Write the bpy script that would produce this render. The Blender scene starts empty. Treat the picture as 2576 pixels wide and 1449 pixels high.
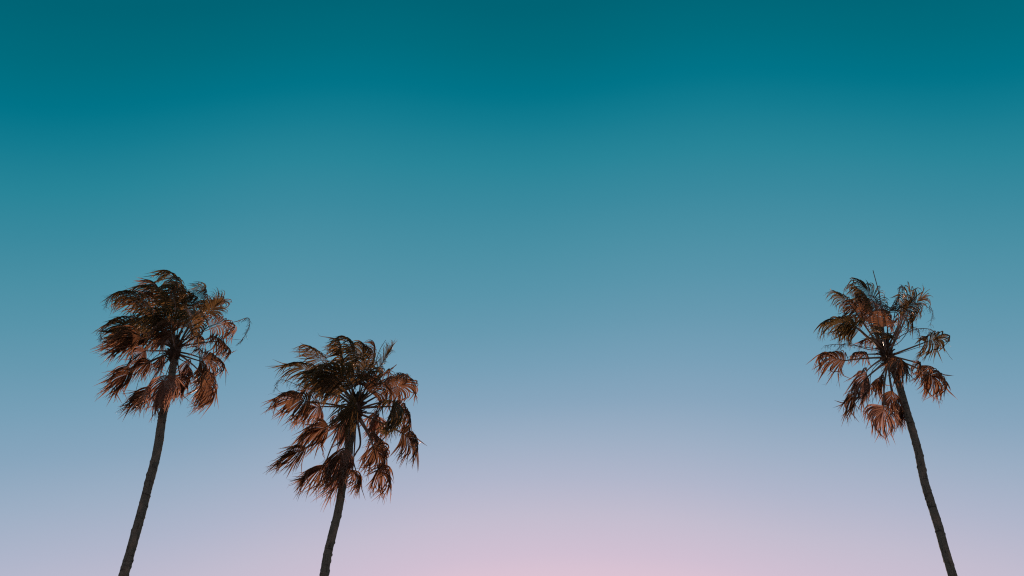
import bpy, math, random
from mathutils import Vector, Matrix, noise

# ------------------------------------------------------------------ camera
scene = bpy.context.scene
PITCH = math.radians(36.0)
F = 2504.0                      # focal length in pixels of a 2576 px wide frame (35 mm lens)
EYE = Vector((0, 0, 1.6))
cam_data = bpy.data.cameras.new('camera')
cam_data.sensor_width = 36.0
cam_data.lens = 36.0 * F / 2576.0
cam_data.clip_end = 20000
cam = bpy.data.objects.new('camera', cam_data)
cam.location = EYE
cam.rotation_euler = (math.pi / 2 + PITCH, 0, 0)
scene.collection.objects.link(cam)
scene.camera = cam
scene.view_settings.view_transform = 'Standard'
scene.view_settings.look = 'None'
scene.view_settings.exposure = 0.0
scene.view_settings.gamma = 1.0
scene.view_settings.use_curve_mapping = False
scene.cycles.use_denoising = False
scene.cycles.filter_width = 1.15
scene.cycles.sample_clamp_direct = 6.0
scene.cycles.sample_clamp_indirect = 4.0

# ------------------------------------------------------------------ sky and sun
SUN_EL, SUN_AZ = math.radians(11.0), math.radians(-3.0)     # low behind the palms
SUN_DIR = Vector((math.sin(SUN_AZ) * math.cos(SUN_EL), math.cos(SUN_AZ) * math.cos(SUN_EL), math.sin(SUN_EL)))

def lin(c):
    return tuple(((v / 255) / 12.92 if v / 255 <= 0.04045 else ((v / 255 + 0.055) / 1.055) ** 2.4) for v in c) + (1,)

world = bpy.data.worlds.new('World')
scene.world = world
world.use_nodes = True
nt = world.node_tree
for n in list(nt.nodes):
    nt.nodes.remove(n)
def node(t, **kw):
    n = nt.nodes.new(t)
    for k, v in kw.items():
        setattr(n, k, v)
    return n
def math_node(op, a, b=None, c=None):
    n = node('ShaderNodeMath', operation=op)
    for i, v in enumerate((a, b, c)):
        if v is None:
            continue
        if isinstance(v, (int, float)):
            n.inputs[i].default_value = v
        else:
            nt.links.new(v, n.inputs[i])
    return n.outputs[0]
tc = node('ShaderNodeTexCoord')
nrm = node('ShaderNodeVectorMath', operation='NORMALIZE')
nt.links.new(tc.outputs['Generated'], nrm.inputs[0])
sep = node('ShaderNodeSeparateXYZ')
nt.links.new(nrm.outputs[0], sep.inputs[0])
el = math_node('ARCSINE', sep.outputs['Z'])                  # elevation of the view direction
dot = node('ShaderNodeVectorMath', operation='DOT_PRODUCT')
nt.links.new(nrm.outputs[0], dot.inputs[0])
dot.inputs[1].default_value = (math.sin(math.radians(3)) * math.cos(math.radians(8)), math.cos(math.radians(3)) * math.cos(math.radians(8)), math.sin(math.radians(8)))
ang = math_node('ARCCOSINE', dot.outputs['Value'])           # angle from the glow round the setting sun
fwd = node('ShaderNodeMapRange', interpolation_type='SMOOTHSTEP')
nt.links.new(sep.outputs['Y'], fwd.inputs[0])
fwd.inputs[1].default_value = -0.25; fwd.inputs[2].default_value = 0.35; fwd.inputs[3].default_value = 0.0; fwd.inputs[4].default_value = 1.0
bel = node('ShaderNodeMapRange', interpolation_type='SMOOTHSTEP')
nt.links.new(el, bel.inputs[0])
bel.inputs[1].default_value = math.radians(18); bel.inputs[2].default_value = math.radians(42); bel.inputs[3].default_value = 0.33; bel.inputs[4].default_value = 0.46
glow_weight = math_node('MULTIPLY', fwd.outputs[0], bel.outputs[0])
dif = math_node('SUBTRACT', math_node('ADD', ang, math.radians(8)), el)
haze_noise = node('ShaderNodeTexNoise')                     # faint large-scale unevenness of the air
nt.links.new(nrm.outputs[0], haze_noise.inputs['Vector'])
haze_noise.inputs['Scale'].default_value = 2.6; haze_noise.inputs['Detail'].default_value = 1.0
t = math_node('MULTIPLY_ADD', dif, glow_weight, el)
t = math_node('MULTIPLY_ADD', math_node('SUBTRACT', haze_noise.outputs['Fac'], 0.5), math.radians(2.2), t)
# two broad, faint veils of thin high haze either side of the sun's bearing
az = math_node('ADD', math_node('ARCTAN2', sep.outputs['X'], sep.outputs['Y']), math_node('MULTIPLY', haze_noise.outputs['Fac'], 0.12))
wave = math_node('COSINE', math_node('MULTIPLY', math_node('SUBTRACT', az, math.radians(4.5)), 2 * math.pi / math.radians(32)))
veil = node('ShaderNodeMapRange', interpolation_type='SMOOTHSTEP')
nt.links.new(el, veil.inputs[0])
veil.inputs[1].default_value = math.radians(24); veil.inputs[2].default_value = math.radians(36); veil.inputs[3].default_value = 0.0; veil.inputs[4].default_value = math.radians(0.45)
t = math_node('MULTIPLY_ADD', wave, math_node('MULTIPLY', veil.outputs[0], fwd.outputs[0]), t)
LO, HI = math.radians(-10), math.radians(100)
tn = math_node('DIVIDE', math_node('SUBTRACT', t, LO), HI - LO)
ramp = node('ShaderNodeValToRGB')
nt.links.new(tn, ramp.inputs[0])
SKY = [(-10, (236, 208, 200)), (8, (236, 208, 206)), (16, (226, 199, 211))]
for y, c in ((1449, (218, 195, 211)), (1400, (209, 192, 210)), (1300, (195, 189, 207)), (1200, (176, 182, 203)),
             (1100, (157, 175, 197)), (1000, (136, 166, 190)), (900, (119, 160, 184)), (800, (103, 154, 177)),
             (700, (88, 149, 171)), (600, (74, 144, 165)), (500, (58, 138, 159)), (400, (40, 133, 153)),
             (300, (19, 124, 145)), (220, (0, 116, 137)), (120, (0, 108, 126)), (0, (0, 100, 117))):
    SKY.append((math.degrees(PITCH + math.atan((724.5 - y) / F)), c))
SKY += [(75, (0, 88, 105)), (100, (0, 80, 98))]
cr = ramp.color_ramp
while len(cr.elements) > 1:
    cr.elements.remove(cr.elements[0])
for i, (deg, c) in enumerate(SKY):
    p = (math.radians(deg) - LO) / (HI - LO)
    e = cr.elements[0] if i == 0 else cr.elements.new(p)
    e.position = p
    e.color = lin(c)
bg = node('ShaderNodeBackground')
nt.links.new(ramp.outputs[0], bg.inputs['Color'])
bg.inputs['Strength'].default_value = 1.0
out = node('ShaderNodeOutputWorld')
nt.links.new(bg.outputs[0], out.inputs[0])

sun_data = bpy.data.lights.new('sun', 'SUN')
sun_data.energy = 5.0
sun_data.angle = math.radians(0.5)
sun_data.color = (1.0, 0.70, 0.54)
sun = bpy.data.objects.new('sun', sun_data)
sun.rotation_euler = (-SUN_DIR).to_track_quat('-Z', 'Y').to_euler()
sun.location = SUN_DIR * 200
scene.collection.objects.link(sun)

# ------------------------------------------------------------------ materials
def new_mat(name):
    m = bpy.data.materials.new(name)
    m.use_nodes = True
    for n in list(m.node_tree.nodes):
        m.node_tree.nodes.remove(n)
    return m, m.node_tree

def leaf_material(name, base_a, base_b, trans_a, trans_b, rough=0.42, gloss=0.08, tr=0.48):
    """Thin palm leaf: dull diffuse, light passing through, waxy sheen; each frond has its own tint."""
    m, t = new_mat(name)
    N, L = t.nodes, t.links
    uv = N.new('ShaderNodeUVMap'); uv.uv_map = 'UVMap'
    mp = N.new('ShaderNodeMapping'); mp.inputs['Scale'].default_value = (1.0, 0.08, 1)
    L.new(uv.outputs[0], mp.inputs[0])
    nz = N.new('ShaderNodeTexNoise'); nz.inputs['Scale'].default_value = 9.0; nz.inputs['Detail'].default_value = 4
    L.new(mp.outputs[0], nz.inputs['Vector'])
    oi = N.new('ShaderNodeObjectInfo')
    add = N.new('ShaderNodeMath'); add.operation = 'MULTIPLY_ADD'
    L.new(oi.outputs['Random'], add.inputs[0]); add.inputs[1].default_value = 0.7; add.inputs[2].default_value = -0.35
    s = N.new('ShaderNodeMath'); s.operation = 'ADD'; s.use_clamp = True
    L.new(add.outputs[0], s.inputs[0]); L.new(nz.outputs['Fac'], s.inputs[1])
    ca = N.new('ShaderNodeMix'); ca.data_type = 'RGBA'
    ca.inputs[6].default_value = (*base_a, 1); ca.inputs[7].default_value = (*base_b, 1)
    cb = N.new('ShaderNodeMix'); cb.data_type = 'RGBA'
    cb.inputs[6].default_value = (*trans_a, 1); cb.inputs[7].default_value = (*trans_b, 1)
    L.new(s.outputs[0], ca.inputs[0]); L.new(s.outputs[0], cb.inputs[0])
    d = N.new('ShaderNodeBsdfDiffuse'); tl = N.new('ShaderNodeBsdfTranslucent'); g = N.new('ShaderNodeBsdfGlossy')
    L.new(ca.outputs[2], d.inputs['Color']); L.new(cb.outputs[2], tl.inputs['Color'])
    g.inputs['Roughness'].default_value = rough; g.inputs['Color'].default_value = (0.85, 0.70, 0.62, 1)
    m1 = N.new('ShaderNodeMixShader'); m1.inputs[0].default_value = tr
    L.new(d.outputs[0], m1.inputs[1]); L.new(tl.outputs[0], m1.inputs[2])
    fr = N.new('ShaderNodeFresnel'); fr.inputs['IOR'].default_value = 1.38
    fm = N.new('ShaderNodeMath'); fm.operation = 'MULTIPLY_ADD'
    L.new(fr.outputs[0], fm.inputs[0]); fm.inputs[1].default_value = gloss * 2.6; fm.inputs[2].default_value = gloss * 0.1
    m2 = N.new('ShaderNodeMixShader')
    L.new(fm.outputs[0], m2.inputs[0]); L.new(m1.outputs[0], m2.inputs[1]); L.new(g.outputs[0], m2.inputs[2])
    o = N.new('ShaderNodeOutputMaterial'); L.new(m2.outputs[0], o.inputs[0])
    return m

M_GREEN = leaf_material('palm_leaf_olive', (0.034, 0.034, 0.020), (0.060, 0.048, 0.028), (0.12, 0.080, 0.024), (0.25, 0.125, 0.045))
M_BROWN = leaf_material('palm_leaf_drying', (0.028, 0.020, 0.014), (0.055, 0.035, 0.025), (0.14, 0.066, 0.030), (0.42, 0.185, 0.092))
M_DEAD = leaf_material('palm_leaf_dead', (0.06, 0.042, 0.034), (0.10, 0.064, 0.052), (0.28, 0.135, 0.085), (0.52, 0.25, 0.16), rough=0.5)

def solid_material(name, a, b, scale, rough, bump=0.3, stretch=(1, 1, 1)):
    m, t = new_mat(name)
    N, L = t.nodes, t.links
    tc = N.new('ShaderNodeTexCoord')
    mp = N.new('ShaderNodeMapping'); mp.inputs['Scale'].default_value = stretch
    L.new(tc.outputs['Object'], mp.inputs[0])
    nz = N.new('ShaderNodeTexNoise'); nz.inputs['Scale'].default_value = scale; nz.inputs['Detail'].default_value = 6
    L.new(mp.outputs[0], nz.inputs['Vector'])
    mr = N.new('ShaderNodeMapRange'); mr.inputs[1].default_value = 0.3; mr.inputs[2].default_value = 0.7
    L.new(nz.outputs['Fac'], mr.inputs[0])
    mx = N.new('ShaderNodeMix'); mx.data_type = 'RGBA'
    mx.inputs[6].default_value = (*a, 1); mx.inputs[7].default_value = (*b, 1)
    L.new(mr.outputs[0], mx.inputs[0])
    p = N.new('ShaderNodeBsdfPrincipled'); p.inputs['Roughness'].default_value = rough
    L.new(mx.outputs[2], p.inputs['Base Color'])
    bp = N.new('ShaderNodeBump'); bp.inputs['Strength'].default_value = bump; bp.inputs['Distance'].default_value = 0.02
    L.new(nz.outputs['Fac'], bp.inputs['Height']); L.new(bp.outputs[0], p.inputs['Normal'])
    o = N.new('ShaderNodeOutputMaterial'); L.new(p.outputs[0], o.inputs[0])
    return m

def bark_material():
    """Grey palm bark: fine vertical fissures, leaf scar rings and blotches along the UV of the trunk."""
    m, t = new_mat('palm_bark')
    N, L = t.nodes, t.links
    uv = N.new('ShaderNodeUVMap'); uv.uv_map = 'UVMap'          # u = metres round, v = metres along
    def tex(sx, sy, scale, detail=5):
        mp = N.new('ShaderNodeMapping'); mp.inputs['Scale'].default_value = (sx, sy, 1)
        L.new(uv.outputs[0], mp.inputs[0])
        nz = N.new('ShaderNodeTexNoise'); nz.inputs['Scale'].default_value = scale; nz.inputs['Detail'].default_value = detail
        L.new(mp.outputs[0], nz.inputs['Vector'])
        return nz.outputs['Fac']
    def mrange(v, a, b):
        n = N.new('ShaderNodeMapRange'); n.inputs[1].default_value = a; n.inputs[2].default_value = b
        L.new(v, n.inputs[0]); return n.outputs[0]
    def mix(f, a, b):
        n = N.new('ShaderNodeMix'); n.data_type = 'RGBA'
        L.new(f, n.inputs[0])
        for k, v in ((6, a), (7, b)):
            if isinstance(v, tuple): n.inputs[k].default_value = (*v, 1)
            else: L.new(v, n.inputs[k])
        return n.outputs[2]
    fis = tex(30, 3.0, 1.0); ring = tex(1.2, 9.0, 1.0); blot = tex(2.0, 1.3, 1.6, 3); grain = tex(14, 14, 2.0, 4)
    c = mix(mrange(grain, 0.3, 0.7), (0.058, 0.055, 0.046), (0.128, 0.118, 0.098))
    c = mix(mrange(fis, 0.58, 0.66), c, (0.018, 0.017, 0.014))
    c = mix(mrange(ring, 0.58, 0.66), c, (0.034, 0.029, 0.025))
    c = mix(mrange(blot, 0.52, 0.72), c, (0.165, 0.128, 0.100))
    p = N.new('ShaderNodeBsdfPrincipled'); p.inputs['Roughness'].default_value = 0.95
    p.inputs['Specular IOR Level'].default_value = 0.2
    L.new(c, p.inputs['Base Color'])
    h = N.new('ShaderNodeMath'); h.operation = 'ADD'; L.new(fis, h.inputs[0]); L.new(grain, h.inputs[1])
    bp = N.new('ShaderNodeBump'); bp.inputs['Strength'].default_value = 0.8; bp.inputs['Distance'].default_value = 0.02
    L.new(h.outputs[0], bp.inputs['Height']); L.new(bp.outputs[0], p.inputs['Normal'])
    o = N.new('ShaderNodeOutputMaterial'); L.new(p.outputs[0], o.inputs[0])
    return m

M_BARK = bark_material()
M_PETIOLE = solid_material('petiole', (0.075, 0.04, 0.02), (0.15, 0.075, 0.04), 7, 0.32, 0.1)
M_FIBRE = solid_material('leaf_base_fibre', (0.022, 0.014, 0.010), (0.075, 0.042, 0.028), 16, 0.9, 0.6)
M_STALK = solid_material('dry_flower_stalk', (0.06, 0.035, 0.025), (0.13, 0.07, 0.05), 12, 0.7, 0.2)
M_GROUND = solid_material('dry_sandy_grass', (0.10, 0.085, 0.045), (0.24, 0.20, 0.13), 0.6, 1.0, 0.6)

# ------------------------------------------------------------------ helpers
def ray_point(px, py, depth):
    """Point of the place seen at pixel (px, py) of the 2576 px frame, `depth` metres in front of the camera (along +Y)."""
    a = Vector((px - 1288.0, 724.5 - py, F))
    d = Vector((a.x, a.z * math.cos(PITCH) - a.y * math.sin(PITCH), a.z * math.sin(PITCH) + a.y * math.cos(PITCH)))
    return EYE + d * (depth / d.y)

def axial(p):                                   # distance along the lens axis
    v = p - EYE
    return v.y * math.cos(PITCH) + v.z * math.sin(PITCH)

class MB:
    def __init__(self):
        self.v, self.f, self.uv, self.smooth = [], [], [], True
    def vert(self, p, uv=(0, 0)):
        self.v.append(tuple(p)); self.uv.append(uv)
        return len(self.v) - 1
    def tube(self, pts, radii, sides=6, flat=1.0, uv_scale=True, cap=True):
        n = len(pts)
        ring_prev = None
        ref = Vector((0.31, 0.87, 0.4))
        u = None
        dist = 0
        for i, p in enumerate(pts):
            tan = (pts[min(i + 1, n - 1)] - pts[max(i - 1, 0)])
            if tan.length < 1e-9: tan = Vector((0, 0, 1))
            tan.normalize()
            if u is None: u = tan.cross(ref).normalized()
            else: u = (u - tan * u.dot(tan)).normalized()
            w = tan.cross(u)
            if i: dist += (p - pts[i - 1]).length
            r = radii[i]
            ring = [self.vert(p + u * (math.cos(2 * math.pi * k / sides) * r) + w * (math.sin(2 * math.pi * k / sides) * r * flat),
                              (k / sides, dist)) for k in range(sides)]
            if ring_prev:
                for k in range(sides):
                    self.f.append((ring_prev[k], ring_prev[(k + 1) % sides], ring[(k + 1) % sides], ring[k]))
            elif cap:
                self.f.append(tuple(reversed(ring)))
            ring_prev = ring
        if cap: self.f.append(tuple(ring_prev))
    def build(self, name, mat, parent=None, origin=Vector((0, 0, 0)), parent_origin=Vector((0, 0, 0))):
        me = bpy.data.meshes.new(name)
        me.from_pydata([tuple(Vector(v) - origin) for v in self.v], [], self.f)
        l = me.uv_layers.new(name='UVMap')
        for lp in me.loops:
            l.data[lp.index].uv = self.uv[lp.vertex_index]
        for p in me.polygons: p.use_smooth = self.smooth
        me.materials.append(mat)
        me.update()
        o = bpy.data.objects.new(name, me)
        scene.collection.objects.link(o)
        if parent: o.parent = parent
        o.location = origin - parent_origin
        return o

def catmull(pts, per):
    out = []
    P = [pts[0] * 2 - pts[1]] + list(pts) + [pts[-1] * 2 - pts[-2]]
    for i in range(1, len(P) - 2):
        for k in range(per):
            t = k / per
            a, b, c, d = P[i - 1], P[i], P[i + 1], P[i + 2]
            out.append(0.5 * ((2 * b) + (c - a) * t + (2 * a - 5 * b + 4 * c - d) * t * t + (3 * b - a - 3 * c + d) * t ** 3))
    out.append(pts[-1].copy())
    return out

# ------------------------------------------------------------------ ground (below the frame)
g = MB()
NG = 48
for j in range(NG + 1):
    for i in range(NG + 1):
        x = ((i / NG) * 2 - 1); y = ((j / NG) * 2 - 1)
        X = math.copysign(abs(x) ** 3, x) * 6000; Y = math.copysign(abs(y) ** 3, y) * 6000
        near = max(0.0, 1 - math.hypot(X, Y) / 400)
        g.vert((X, Y, 0.25 * near * noise.noise(Vector((X * 0.05, Y * 0.05, 3)))))
for j in range(NG):
    for i in range(NG):
        a = j * (NG + 1) + i
        g.f.append((a, a + 1, a + NG + 2, a + NG + 1))
go = g.build('ground', M_GROUND)
go['kind'] = 'structure'

# ------------------------------------------------------------------ palms
def make_trunk(root, base, path, widths, rnd, seed):
    """path: points from crown down to the ground, widths: diameters."""
    pts = path
    mb = MB()
    sides = 40
    n = len(pts)
    acc = 0
    prev = None
    for i, p in enumerate(pts):
        tan = (pts[min(i + 1, n - 1)] - pts[max(i - 1, 0)]).normalized()
        u = tan.cross(Vector((0, 1, 0))).normalized(); w = tan.cross(u)
        if i: acc += (p - pts[i - 1]).length
        r0 = widths[i] / 2
        ring = []
        for k in range(sides):
            a = 2 * math.pi * k / sides
            ca, sa = math.cos(a), math.sin(a)
            q = Vector((ca * 1.4, sa * 1.4, acc * 6.5 + seed * 7))
            scar = noise.noise(Vector((ca * .6, sa * .6, acc * 13 + seed)))           # rings of leaf scars
            rough = noise.noise(q * 1.3) * 0.5 + noise.noise(q * 3.1) * 0.35
            lump = noise.noise(Vector((ca * .5, sa * .5, acc * 1.1 + seed * 3)))
            flake = max(0.0, noise.noise(Vector((ca * 2.2, sa * 2.2, acc * 9 + seed * 5))) - 0.28)      # lifted bits of old leaf base
            r = r0 * (0.955 + 0.05 * scar + 0.06 * rough + 0.05 * lump + 0.40 * flake)
            ring.append(mb.vert(p + u * ca * r + w * sa * r, (k / sides * math.pi * 0.34 if k <= sides / 2 else (1 - k / sides) * math.pi * 0.34, acc)))
        if prev:
            for k in range(sides):
                mb.f.append((prev[k], prev[(k + 1) % sides], ring[(k + 1) % sides], ring[k]))
        prev = ring
    return mb.build('trunk', M_BARK, root, base, base)

def make_frond(root, base, heart, axis, H, E, rnd, L=1.05, N=68, spread=None, roll=None, wind=(-0.62, 0.0, -0.78),
               droop=1.2, mat=None, ragged=0.45, petiole=True):
    out = (H - heart)
    outh = Vector((out.x, out.y, 0))
    if outh.length < 0.05: outh = Vector((0, -0.3, 0))
    outh.normalize()
    # petiole from the crown heart to the hastula
    rise = out.normalized().dot(axis)
    start = heart + axis * (rise * 0.28 - 0.1 + rnd.uniform(-0.08, 0.08)) + outh * 0.10
    d0 = (out.normalized() + axis * 0.10 + outh * 0.15).normalized()
    ctrl = start + d0 * (H - start).length * 0.5
    ctrl.z += 0.03
    P = []
    for i in range(11):
        t = i / 10
        P.append(start * (1 - t) ** 2 + ctrl * 2 * t * (1 - t) + H * t * t)
    pd = (P[-1] - P[-2]).normalized()
    # costa: the midrib running on into the blade and curving over
    Lc = (E - H).length
    c1 = H + (pd * 0.5 + (E - H).normalized() * 0.5).normalized() * Lc * 0.5
    costa = [H * (1 - t) ** 2 + c1 * 2 * t * (1 - t) + E * t * t for t in [i / 8 for i in range(9)]]
    def cpt(t):
        x = max(0, min(7.999, t * 8)); i = int(x)
        return costa[i].lerp(costa[i + 1], x - i), (costa[i + 1] - costa[i]).normalized()
    ref = (Vector((0, 0, 1)) - outh * 0.55 + Vector((0, 0, 0))).normalized()
    W0 = Vector(wind).normalized()
    # the wind rolls the blades so that their undersides turn outward
    if roll is None: roll = rnd.uniform(0.05, 0.6)
    T0 = (E - H).normalized()
    S0 = T0.cross(ref)
    if S0.length > 0.1:
        N0 = S0.normalized().cross(T0)
        under = Vector((0, -0.8, -0.6))
        if (Matrix.Rotation(roll, 3, T0) @ N0).dot(under) > (Matrix.Rotation(-roll, 3, T0) @ N0).dot(under): roll = -roll
    mb = MB()
    ROWS = 11
    half = N // 2
    if spread is None: spread = rnd.uniform(70, 108)
    amax = math.radians(spread)
    L *= rnd.uniform(1.0, 1.18); droop *= rnd.uniform(0.85, 1.3)
    seedv = rnd.uniform(0, 100)
    mids = []
    for i in range(N):
        side = -1 if i < half else 1
        k = i if i < half else i - half
        q = (k + 0.5) / half                       # 0 = end of the costa, 1 = base
        if rnd.random() < ragged * 0.25: continue    # torn away
        o, T = cpt((1 - q) ** 1.15 * 0.97)
        S = T.cross(ref)
        if S.length < 0.1: S = T.cross(Vector((1, 0, 0)))
        S.normalize()
        Nn = S.cross(T).normalized()
        R = Matrix.Rotation(roll, 3, T)
        S = R @ S; Nn = R @ Nn
        a = amax * (q ** 0.85) + rnd.gauss(0, 0.012)
        lift = 0.12 + 0.05 * rnd.gauss(0, 1)         # the two halves fold up from the rib
        d = (T * math.cos(a) + (S * side * math.cos(lift) + Nn * math.sin(lift)) * math.sin(a)).normalized()
        nrm = (Nn - d * Nn.dot(d)).normalized()
        length = L * (0.66 + 0.34 * math.cos(q * 1.1)) * rnd.uniform(0.82, 1.1)
        if rnd.random() < ragged * 0.4: length *= rnd.uniform(0.45, 0.8)
        dth = amax / half
        wobble = rnd.gauss(0, 1.3)
        kink = rnd.uniform(0.5, 0.75) if rnd.random() < 0.3 else 9
        bias = Vector((rnd.gauss(0, .28), rnd.gauss(0, .28), rnd.gauss(0, .2)))
        flut = noise.noise_vector(Vector((seedv, i * 0.24, 0))) * 1.0     # bunches blown together
        stiff = rnd.uniform(0.92, 1.12) * droop
        p = o.copy()
        tw = 0
        prev = None
        ds = length / (ROWS - 1)
        for r in range(ROWS):
            s = r / (ROWS - 1)
            # width: fused part follows the fan, free part tapers to a thread
            w = min(length * s * dth * 1.35 + 0.010, 0.058)
            if s > 0.5: w *= max(0.05, (1 - (s - 0.5) / 0.5)) ** 0.95
            wd = d.cross(nrm).normalized()
            fold = 0.55 * w
            u0 = i * 0.37 + seedv
            row = (mb.vert(p - wd * w * 0.5, (u0, s)), mb.vert(p + nrm * fold, (u0 + .1, s)), mb.vert(p + wd * w * 0.5, (u0 + .2, s)))
            if prev:
                mb.f.append((prev[0], prev[1], row[1], row[0])); mb.f.append((prev[1], prev[2], row[2], row[1]))
            prev = row
            if 4 <= r <= 7: mids.append((p.copy(), d.copy()))
            # bend toward the pull of wind and weight
            kb = (0.9 + 11.5 * max(0.0, s - 0.24) ** 0.8) * stiff * ds / max(L, .1) * 1.15
            if s > kink: kb *= 2.6
            fr = max(0.0, min(1.0, (s - 0.22) / 0.3))
            Wi = (W0 + (bias + flut) * fr).normalized()
            pull = Wi - d * Wi.dot(d)
            d = (d + pull * kb).normalized()
            nrm = (nrm - d * nrm.dot(d)).normalized()
            if s > 0.4:
                tw = wobble * ds / L * 2.2
                nrm = (Matrix.Rotation(tw, 3, d) @ nrm).normalized()
            p = p + d * ds
    # loose threads between the segments
    for i in range(int(N * 0.35)):
        p, d = rnd.choice(mids)
        p = p.copy()
        d = (d * 0.8 + W0 * 0.6).normalized()
        pts = []
        for r in range(5):
            pts.append(p.copy())
            d = (d + Vector((rnd.gauss(0, .35), rnd.gauss(0, .35), rnd.gauss(0, .3))) + W0 * 0.15).normalized()
            p = p + d * L * rnd.uniform(.06, .12)
        mb.tube(pts, [0.0035, .003, .003, .0025, .0015], 3, cap=False)
    mb.smooth = False
    fo = mb.build('frond', mat, root, start, base)
    if petiole:
        pm = MB()
        pm.tube(P + costa[1:6], [0.034 - 0.0016 * i for i in range(11)] + [0.014 - .002 * i for i in range(5)], 6, 0.6)
        pm.build('petiole', M_PETIOLE, fo, start, start)
    return fo

def make_stalk(root, base, pts3, rnd, r0=0.02, tufts=True, name='flower_stalk'):
    pts = catmull(pts3, 6)
    n = len(pts)
    mb = MB()
    mb.tube(pts, [r0 * (1 - 0.5 * i / (n - 1)) for i in range(n)], 5)
    if tufts:
        for i in range(int(n * 0.45), n):
            for _ in range(2):
                d = Vector((rnd.gauss(-.25, .5), rnd.gauss(0, .5), rnd.gauss(-.7, .4))).normalized()
                p = pts[i].copy()
                q = [p.copy()]
                for r in range(3):
                    d = (d + Vector((rnd.gauss(-.1, .25), rnd.gauss(0, .25), -.25))).normalized()
                    p = p + d * rnd.uniform(.04, .09); q.append(p.copy())
                mb.tube(q, [.005, .004, .003, .002], 3, cap=False)
                for r in (1, 2):                    # small side twigs
                    e = Vector((rnd.gauss(0, 1), rnd.gauss(0, 1), rnd.gauss(0, 1))).normalized() * .05
                    mb.tube([q[r], q[r] + e], [.003, .0015], 3, cap=False)
    return mb.build(name, M_STALK, root, pts[0], base)

def build_palm(spec):
    rnd = random.Random(spec['seed'])
    depth = spec['depth']
    cx, cy, cs = spec['crop']                       # crop pixel -> 2576 px frame
    def px(u, v):
        return ((cx + u / cs) * 2576 / 3840, (cy + v / cs) * 2576 / 3840)
    def at(u, v, d=0.0):
        return ray_point(*px(u, v), depth - d)
    heart = at(*spec['heart'])
    # trunk: the traced part, then on down to the ground
    key, wid = [], []
    for x, y, wpx in spec['trunk']:
        p = ray_point(x, y, depth)
        key.append(p); wid.append(wpx / F * axial(p))
    slope = (key[-1] - key[-2]).normalized()
    p = key[-1].copy(); w = wid[-1]
    while p.z > 0.0:
        slope = (slope * 0.90 + Vector((0, 0, -1)) * 0.10).normalized()
        p = p + slope * 1.2
        w = w * 1.006 + (0.05 if p.z < 1.2 else 0)
        key.append(p.copy()); wid.append(w)
    key[-1].z = -0.15
    base = Vector((key[-1].x, key[-1].y, 0))
    root = bpy.data.objects.new('palm_tree', None)
    root.empty_display_size = 0.5
    scene.collection.objects.link(root)
    root.location = base
    root['label'] = spec['label']; root['category'] = 'palm tree'; root['group'] = 'tall fan palms'
    per = 30
    path = catmull(key, per)
    ws = []
    for i in range(len(key) - 1):
        for k in range(per):
            ws.append(wid[i] + (wid[i + 1] - wid[i]) * k / per)
    ws.append(wid[-1])
    make_trunk(root, base, path, ws, rnd, spec['seed'])
    axis = (path[0] - path[34]).normalized()
    # crown heart: dark fibre and old leaf bases round the growing point
    mb = MB()
    a0 = path[16]
    pts = [a0, a0.lerp(heart, .4), a0.lerp(heart, .75), heart, heart + axis * .25, heart + axis * .5]
    mb.tube(pts, [ws[16] * .55, ws[16] * .72, ws[16] * .8, ws[16] * .78, ws[16] * .55, .05], 14)
    for i in range(46):
        a = rnd.uniform(0, 6.283); h = rnd.uniform(-.55, .35)
        c = heart + axis * h
        o = Vector((math.cos(a), math.sin(a), 0))
        q0 = c + o * .10
        q1 = q0 + (o * .55 + axis * .85).normalized() * rnd.uniform(.12, .22)
        q2 = q1 + (o * .9 + axis * .3).normalized() * rnd.uniform(.05, .16)
        mb.tube([q0, q1, q2], [.05, .035, .02], 5, .45)
    for i in range(60):                              # hanging fibres
        a = rnd.uniform(0, 6.283)
        o = Vector((math.cos(a), math.sin(a), 0))
        q0 = heart + axis * rnd.uniform(-.5, .25) + o * .17
        q = [q0]
        for r in range(4):
            q.append(q[-1] + Vector((rnd.gauss(-.03, .03), rnd.gauss(0, .03), -rnd.uniform(.05, .10))) + o * .02)
        mb.tube(q, [.006, .006, .005, .004, .002], 3, cap=False)
    mb.build('crown_heart', M_FIBRE, root, heart, base)
    mats = {'g': M_GREEN, 'b': M_BROWN, 'd': M_DEAD}
    for f in spec['fronds']:
        (hu, hv), (eu, ev), d, kind, opt = f
        de = opt.get('de', d)
        H, E = at(hu, hv, d), at(eu, ev, de)
        kw = {k: v for k, v in opt.items() if k != 'de'}
        fo = make_frond(root, base, heart, axis, H, E, rnd, mat=mats[kind], **kw)
        if kind == 'd': fo['label'] = 'dead reddish brown frond hanging limp'
    for pts, r0, tuft in spec.get('stalks', ()):
        P3 = [heart + axis * .1] + [at(u, v, d) for u, v, d in pts]
        make_stalk(root, base, P3, rnd, r0, tuft)
    for pts, r0 in spec.get('bare', ()):
        P3 = [heart - axis * .15] + [at(u, v, d) for u, v, d in pts]
        make_stalk(root, base, P3, rnd, r0, False, name='bare_petiole')
    return root

UP = (-0.85, 0.0, -0.50)        # wind on the exposed top
MID = (-0.60, 0.0, -0.80)
LOW = (-0.42, 0.0, -0.90)
DN = (-0.25, 0.0, -0.97)

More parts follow.
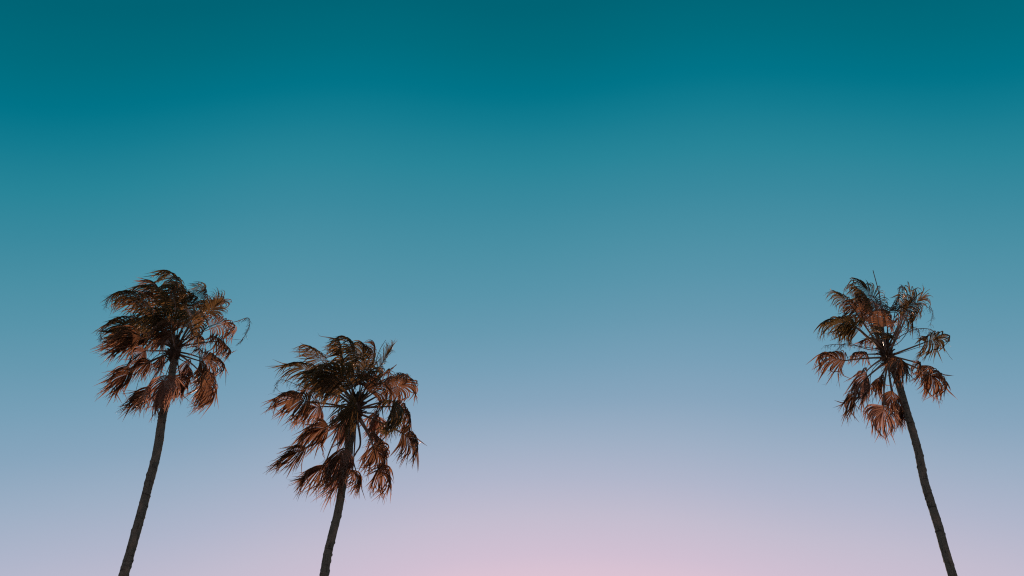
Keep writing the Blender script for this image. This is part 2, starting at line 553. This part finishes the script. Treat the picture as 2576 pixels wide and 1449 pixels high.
PALM_A = dict(seed=3, depth=28.0, crop=(340, 980, 2.264), heart=(722, 735),
    label='fan palm at far left with the fullest, densest crown and a trunk leaning right',
    trunk=[(440.5, 884, 17.5), (435.5, 924, 18), (428.5, 965, 19), (420, 1005, 20.5), (409.2, 1046.5, 21.5), (396.4, 1129.8, 22.5),
           (375.6, 1213, 23.2), (346.4, 1324, 24.3), (310.3, 1449, 25)],
    fronds=[
        ((752, 340), (695, 110), 0.1, 'g', dict(L=1.0, wind=UP, droop=1.4, spread=80)),
        ((690, 330), (500, 215), -0.5, 'g', dict(L=1.0, wind=UP)),
        ((640, 360), (560, 200), -0.8, 'b', dict(L=1.0, wind=UP)),
        ((505, 390), (300, 265), 0.4, 'g', dict(L=1.05, wind=MID)),
        ((520, 420), (360, 330), -0.3, 'b', dict(L=1.0, wind=UP)),
        ((905, 390), (970, 235), 0.3, 'g', dict(L=0.8, wind=UP, droop=1.2)),
        ((1005, 440), (1070, 370), 0.2, 'g', dict(L=0.72, wind=MID, droop=0.4, spread=70)),
        ((960, 430), (1040, 370), -0.9, 'b', dict(L=0.9, wind=MID)),
        ((1000, 555), (1170, 525), 0.2, 'b', dict(L=1.0, wind=LOW, droop=1.7)),
        ((1060, 680), (1150, 710), -0.6, 'b', dict(L=0.85, wind=LOW, droop=1.2)),
        ((920, 815), (1040, 840), 0.4, 'b', dict(L=1.1, wind=LOW, droop=1.5)),
        ((955, 970), (1010, 1070), 0.2, 'b', dict(L=1.15, wind=LOW, droop=1.4, spread=90)),
        ((940, 850), (1000, 960), -0.6, 'b', dict(L=1.0, wind=LOW)),
        ((420, 575), (230, 535), 0.1, 'g', dict(L=1.0, wind=MID, droop=0.9)),
        ((425, 640), (335, 655), 0.9, 'b', dict(L=1.15, wind=(-.6, 0, -.75), droop=1.3)),
        ((430, 600), (300, 600), -0.6, 'b', dict(L=1.1, wind=MID)),
        ((355, 920), (275, 985), 0.3, 'b', dict(L=1.1, wind=MID, droop=1.2)),
        ((520, 850), (455, 870), 0.1, 'b', dict(L=0.85, wind=LOW, droop=1.2)),
        ((640, 965), (612, 1070), 0.7, 'd', dict(L=1.1, wind=DN, droop=1.0, spread=92)),
        ((665, 960), (650, 1060), 0.45, 'd', dict(L=.95, wind=DN, droop=1.0, spread=60)),
        ((490, 1060), (425, 1130), 0.3, 'b', dict(L=0.9, wind=LOW, spread=70)),
        ((755, 960), (765, 1050), -0.4, 'b', dict(L=0.85, wind=DN)),
        ((640, 520), (565, 470), 1.0, 'g', dict(L=1.0, wind=MID)),
        ((700, 545), (650, 495), 1.2, 'g', dict(L=0.95, wind=MID)),
        ((830, 560), (860, 440), 0.8, 'g', dict(L=0.95, wind=MID)),
        ((780, 540), (760, 380), -0.8, 'b', dict(L=1.05, wind=UP)),
        ((600, 480), (560, 330), -0.9, 'b', dict(L=1.05, wind=UP)),
        ((870, 500), (960, 420), -0.7, 'b', dict(L=1.0, wind=MID)),
        ((520, 570), (410, 520), -0.6, 'g', dict(L=1.0, wind=MID)),
        ((690, 620), (640, 600), 1.2, 'b', dict(L=0.9, wind=LOW)),
        ((850, 620), (910, 620), -0.9, 'b', dict(L=0.9, wind=LOW)),
        ((590, 640), (490, 650), -1.0, 'b', dict(L=0.9, wind=LOW)),
        ((640, 790), (600, 860), -0.5, 'd', dict(L=.75, wind=DN)),
        ((800, 850), (830, 920), -0.5, 'd', dict(L=.75, wind=LOW)),
        ((470, 760), (400, 800), -0.5, 'd', dict(L=.8, wind=LOW)),
        ((720, 420), (700, 260), 0.5, 'g', dict(L=1.0, wind=UP)),
        ((820, 470), (850, 320), 0.4, 'g', dict(L=0.95, wind=UP)),
        ((780, 400), (800, 250), -0.4, 'b', dict(L=0.9, wind=UP)),
    ],
    stalks=[([(900, 620, .1), (1100, 545, .0), (1240, 510, 0), (1335, 480, 0), (1350, 540, 0), (1315, 620, 0), (1270, 690, 0)], .016, True),
            ([(560, 560, .2), (360, 470, .2), (220, 485, .2), (120, 545, .2), (85, 620, .2), (100, 660, .2)], .018, True),
            ([(560, 480, .2), (300, 300, .2), (195, 280, .2), (150, 330, .2), (130, 390, .2)], .014, True)],
    bare=[([(560, 800, .2), (430, 960, .2), (380, 1110, .2)], .014), ([(600, 800, .2), (590, 950, .3)], .016),
          ([(1000, 655, -.2), (1290, 668, -.2)], .010)])

PALM_B = dict(seed=8, depth=26.0, crop=(980, 1240, 2.07), heart=(738, 590),
    label='fan palm second from left, standing lowest, with long dead fronds hanging down its trunk',
    trunk=[(894, 1035, 17), (889, 1070, 18), (881.5, 1107, 18.8), (874.0, 1155.8, 19.3), (862.5, 1218.8, 20.5), (850.0, 1290, 21.2),
           (838.5, 1335, 21.8), (824.5, 1393, 22.6), (815.2, 1449, 23.2)],
    fronds=[
        ((715, 275), (690, 100), 0.1, 'g', dict(L=0.95, wind=UP, droop=1.3, spread=85)),
        ((640, 270), (620, 120), -0.4, 'g', dict(L=0.85, wind=UP)),
        ((780, 290), (790, 150), -0.2, 'g', dict(L=0.85, wind=UP, droop=1.2, spread=80)),
        ((525, 300), (390, 135), 0.0, 'g', dict(L=0.8, wind=UP, droop=1.1)),
        ((435, 350), (265, 275), 0.2, 'g', dict(L=0.85, wind=MID, droop=1.0)),
        ((560, 390), (470, 345), 0.6, 'g', dict(L=0.95, wind=MID)),
        ((640, 385), (570, 365), 1.0, 'g', dict(L=1.05, wind=MID, droop=1.1)),
        ((375, 555), (265, 525), 0.3, 'b', dict(L=1.15, wind=LOW, droop=1.4, spread=100)),
        ((460, 590), (400, 600), -0.5, 'd', dict(L=0.9, wind=DN)),
        ((520, 740), (440, 775), 0.4, 'b', dict(L=1.05, wind=LOW, spread=85)),
        ((350, 905), (250, 955), 0.2, 'b', dict(L=0.95, wind=MID, droop=1.0, spread=75)),
        ((640, 905), (605, 995), 0.6, 'b', dict(L=1.1, wind=DN, spread=75)),
        ((650, 920), (605, 1090), 0.3, 'd', dict(L=1.25, wind=LOW, spread=55)),
        ((495, 1040), (440, 1085), 0.3, 'b', dict(L=.95, wind=LOW, spread=70)),
        ((742, 560), (705, 610), 1.4, 'g', dict(L=0.95, wind=LOW, droop=.8)),
        ((990, 460), (1110, 415), 0.1, 'b', dict(L=0.8, wind=LOW, droop=1.1)),
        ((950, 430), (1050, 370), -0.5, 'b', dict(L=0.8, wind=LOW)),
        ((1005, 540), (1030, 600), 0.7, 'g', dict(L=1.15, wind=LOW, droop=1.1)),
        ((1050, 590), (1125, 630), -0.2, 'b', dict(L=0.85, wind=LOW, droop=1.2)),
        ((1090, 795), (1160, 845), 0.2, 'b', dict(L=.9, wind=DN, droop=1.2)),
        ((870, 895), (915, 950), 0.3, 'b', dict(L=0.95, wind=LOW)),
        ((905, 1070), (945, 1110), 0.1, 'b', dict(L=0.95, wind=DN, droop=1.1)),
        ((710, 1080), (735, 1120), -0.4, 'b', dict(L=0.78, wind=DN)),
        ((850, 800), (905, 830), -0.3, 'd', dict(L=0.85, wind=LOW)),
        ((905, 310), (1000, 150), -0.1, 'g', dict(L=0.5, wind=MID, droop=.4, spread=60)),
        ((850, 300), (880, 150), -0.5, 'b', dict(L=0.7, wind=UP, droop=.7)),
        ((860, 430), (920, 370), -0.6, 'b', dict(L=0.95, wind=MID)),
        ((700, 450), (630, 360), 0.8, 'g', dict(L=1.0, wind=MID)),
        ((790, 410), (790, 270), 0.5, 'g', dict(L=1.0, wind=MID)),
        ((840, 480), (890, 420), 0.5, 'b', dict(L=.95, wind=LOW)),
        ((580, 460), (480, 420), -0.5, 'b', dict(L=.95, wind=MID)),
        ((660, 650), (640, 740), 0.5, 'd', dict(L=.8, wind=DN)),
        ((870, 640), (900, 700), -0.5, 'd', dict(L=.9, wind=DN)),
    ],
    stalks=[([(900, 440, .2), (1040, 340, .2), (1090, 330, .2), (1125, 365, .2), (1130, 400, .2)], .016, True),
            ([(520, 490, .1), (330, 440, .2), (160, 380, .2), (110, 440, .2)], .012, True)],
    bare=[([(860, 330, .3), (915, 160, .3), (965, 72, .3)], .014), ([(770, 860, .2), (735, 950, .2), (700, 1005, .2)], .035),
          ([(712, 850, -.3), (708, 1075, -.3)], .016)])

PALM_C = dict(seed=15, depth=27.0, crop=(2990, 1000, 2.131), heart=(715, 690),
    label='fan palm at far right, alone, with the sparsest crown and a trunk leaning left',
    trunk=[(2236, 898, 15.5), (2244, 920, 16), (2254.4, 947.8, 16.8), (2267, 985.6, 17.6), (2284.6, 1046.5, 18.8), (2308.8, 1129.8, 20.2),
           (2325.8, 1213, 21), (2342.9, 1268.5, 22), (2360.7, 1324.2, 22.6), (2376.2, 1379.7, 23), (2396.6, 1449, 23.4)],
    fronds=[
        ((630, 330), (515, 135), 0.1, 'g', dict(L=0.8, wind=MID, droop=1.4, spread=72)),
        ((600, 400), (545, 230), -0.3, 'b', dict(L=0.85, wind=MID, droop=1.5, spread=75)),
        ((460, 350), (325, 215), 0.2, 'g', dict(L=0.55, wind=MID, droop=.9)),
        ((655, 480), (630, 290), 0.4, 'b', dict(L=0.8, wind=LOW)),
        ((590, 450), (560, 330), -0.5, 'b', dict(L=0.85, wind=MID)),
        ((500, 500), (275, 440), 0.3, 'g', dict(L=0.8, wind=LOW, droop=1.1)),
        ((440, 450), (350, 420), -0.5, 'b', dict(L=0.8, wind=MID)),
        ((470, 490), (400, 480), 0.7, 'g', dict(L=0.8, wind=LOW)),
        ((385, 750), (275, 715), 0.3, 'b', dict(L=1.0, wind=LOW, droop=1.3)),
        ((558, 830), (535, 930), 0.4, 'd', dict(L=0.95, wind=LOW, spread=80)),
        ((490, 950), (430, 1060), 0.2, 'b', dict(L=0.95, wind=LOW, spread=80)),
        ((670, 870), (645, 930), -0.3, 'b', dict(L=0.75, wind=DN)),
        ((692, 1115), (675, 1180), 0.5, 'd', dict(L=0.95, wind=DN, droop=.8, spread=95)),
        ((750, 990), (745, 1080), 0.3, 'b', dict(L=0.85, wind=DN, spread=70)),
        ((785, 1080), (800, 1130), -0.2, 'd', dict(L=0.65, wind=DN, spread=70)),
        ((830, 1110), (835, 1180), -0.3, 'd', dict(L=0.65, wind=DN, spread=70)),
        ((810, 730), (825, 790), 0.9, 'b', dict(L=0.8, wind=LOW, droop=1.2)),
        ((1020, 605), (1110, 575), 0.2, 'g', dict(L=0.88, wind=MID, droop=1.7, spread=115)),
        ((1045, 858), (1100, 882), 0.3, 'b', dict(L=0.95, wind=LOW, droop=1.4)),
        ((960, 770), (1010, 830), -0.3, 'b', dict(L=0.75, wind=MID)),
        ((885, 365), (985, 265), 0.3, 'g', dict(L=0.62, wind=MID, droop=.7, roll=.8, spread=90)),
        ((590, 340), (490, 180), -0.3, 'g', dict(L=0.75, wind=LOW, droop=1.5, spread=70)),
        ((560, 420), (450, 300), 0.3, 'b', dict(L=0.75, wind=LOW, droop=1.3)),
        ((845, 400), (905, 290), 0.3, 'g', dict(L=0.95, wind=MID, droop=1.5, roll=.7)),
        ((800, 480), (850, 370), -0.3, 'b', dict(L=0.8, wind=LOW)),
        ((680, 580), (680, 520), 1.0, 'g', dict(L=0.7, wind=MID)),
        ((560, 700), (520, 690), -0.6, 'd', dict(L=0.75, wind=LOW)),
        ((720, 460), (700, 400), -0.5, 'b', dict(L=0.7, wind=MID)),
        ((640, 600), (590, 580), -0.4, 'd', dict(L=0.7, wind=LOW)),
    ],
    stalks=[([(760, 480, .1), (790, 310, .1), (822, 170, .1), (838, 152, .1), (845, 170, .1)], .018, True),
            ([(820, 560, .2), (950, 500, .2), (1060, 500, .2), (1110, 540, .2), (1120, 590, .2)], .015, True),
            ([(820, 600, -.1), (900, 500, -.1), (960, 495, -.1), (980, 560, -.1)], .013, True),
            ([(520, 640, .2), (330, 620, .2), (220, 630, .2)], .014, True),
            ([(560, 660, .2), (400, 610, .2), (320, 660, .2), (330, 690, .2)], .014, True),
            ([(1000, 320, .1), (1060, 320, .1), (1080, 370, .1), (1065, 460, .1)], .008, True)],
    bare=[([(682, 480, .3), (660, 250, .3), (605, 30, .3)], .026), ([(670, 350, .3), (655, 170, .3)], .012),
          ([(590, 850, .2), (610, 1150, .2)], .012), ([(570, 900, .2), (560, 1160, .2)], .010),
          ([(690, 870, .3), (690, 1110, .4)], .018), ([(1100, 620, .2), (1240, 745, .2)], .010)])

for spec in (PALM_A, PALM_B, PALM_C):
    build_palm(spec)
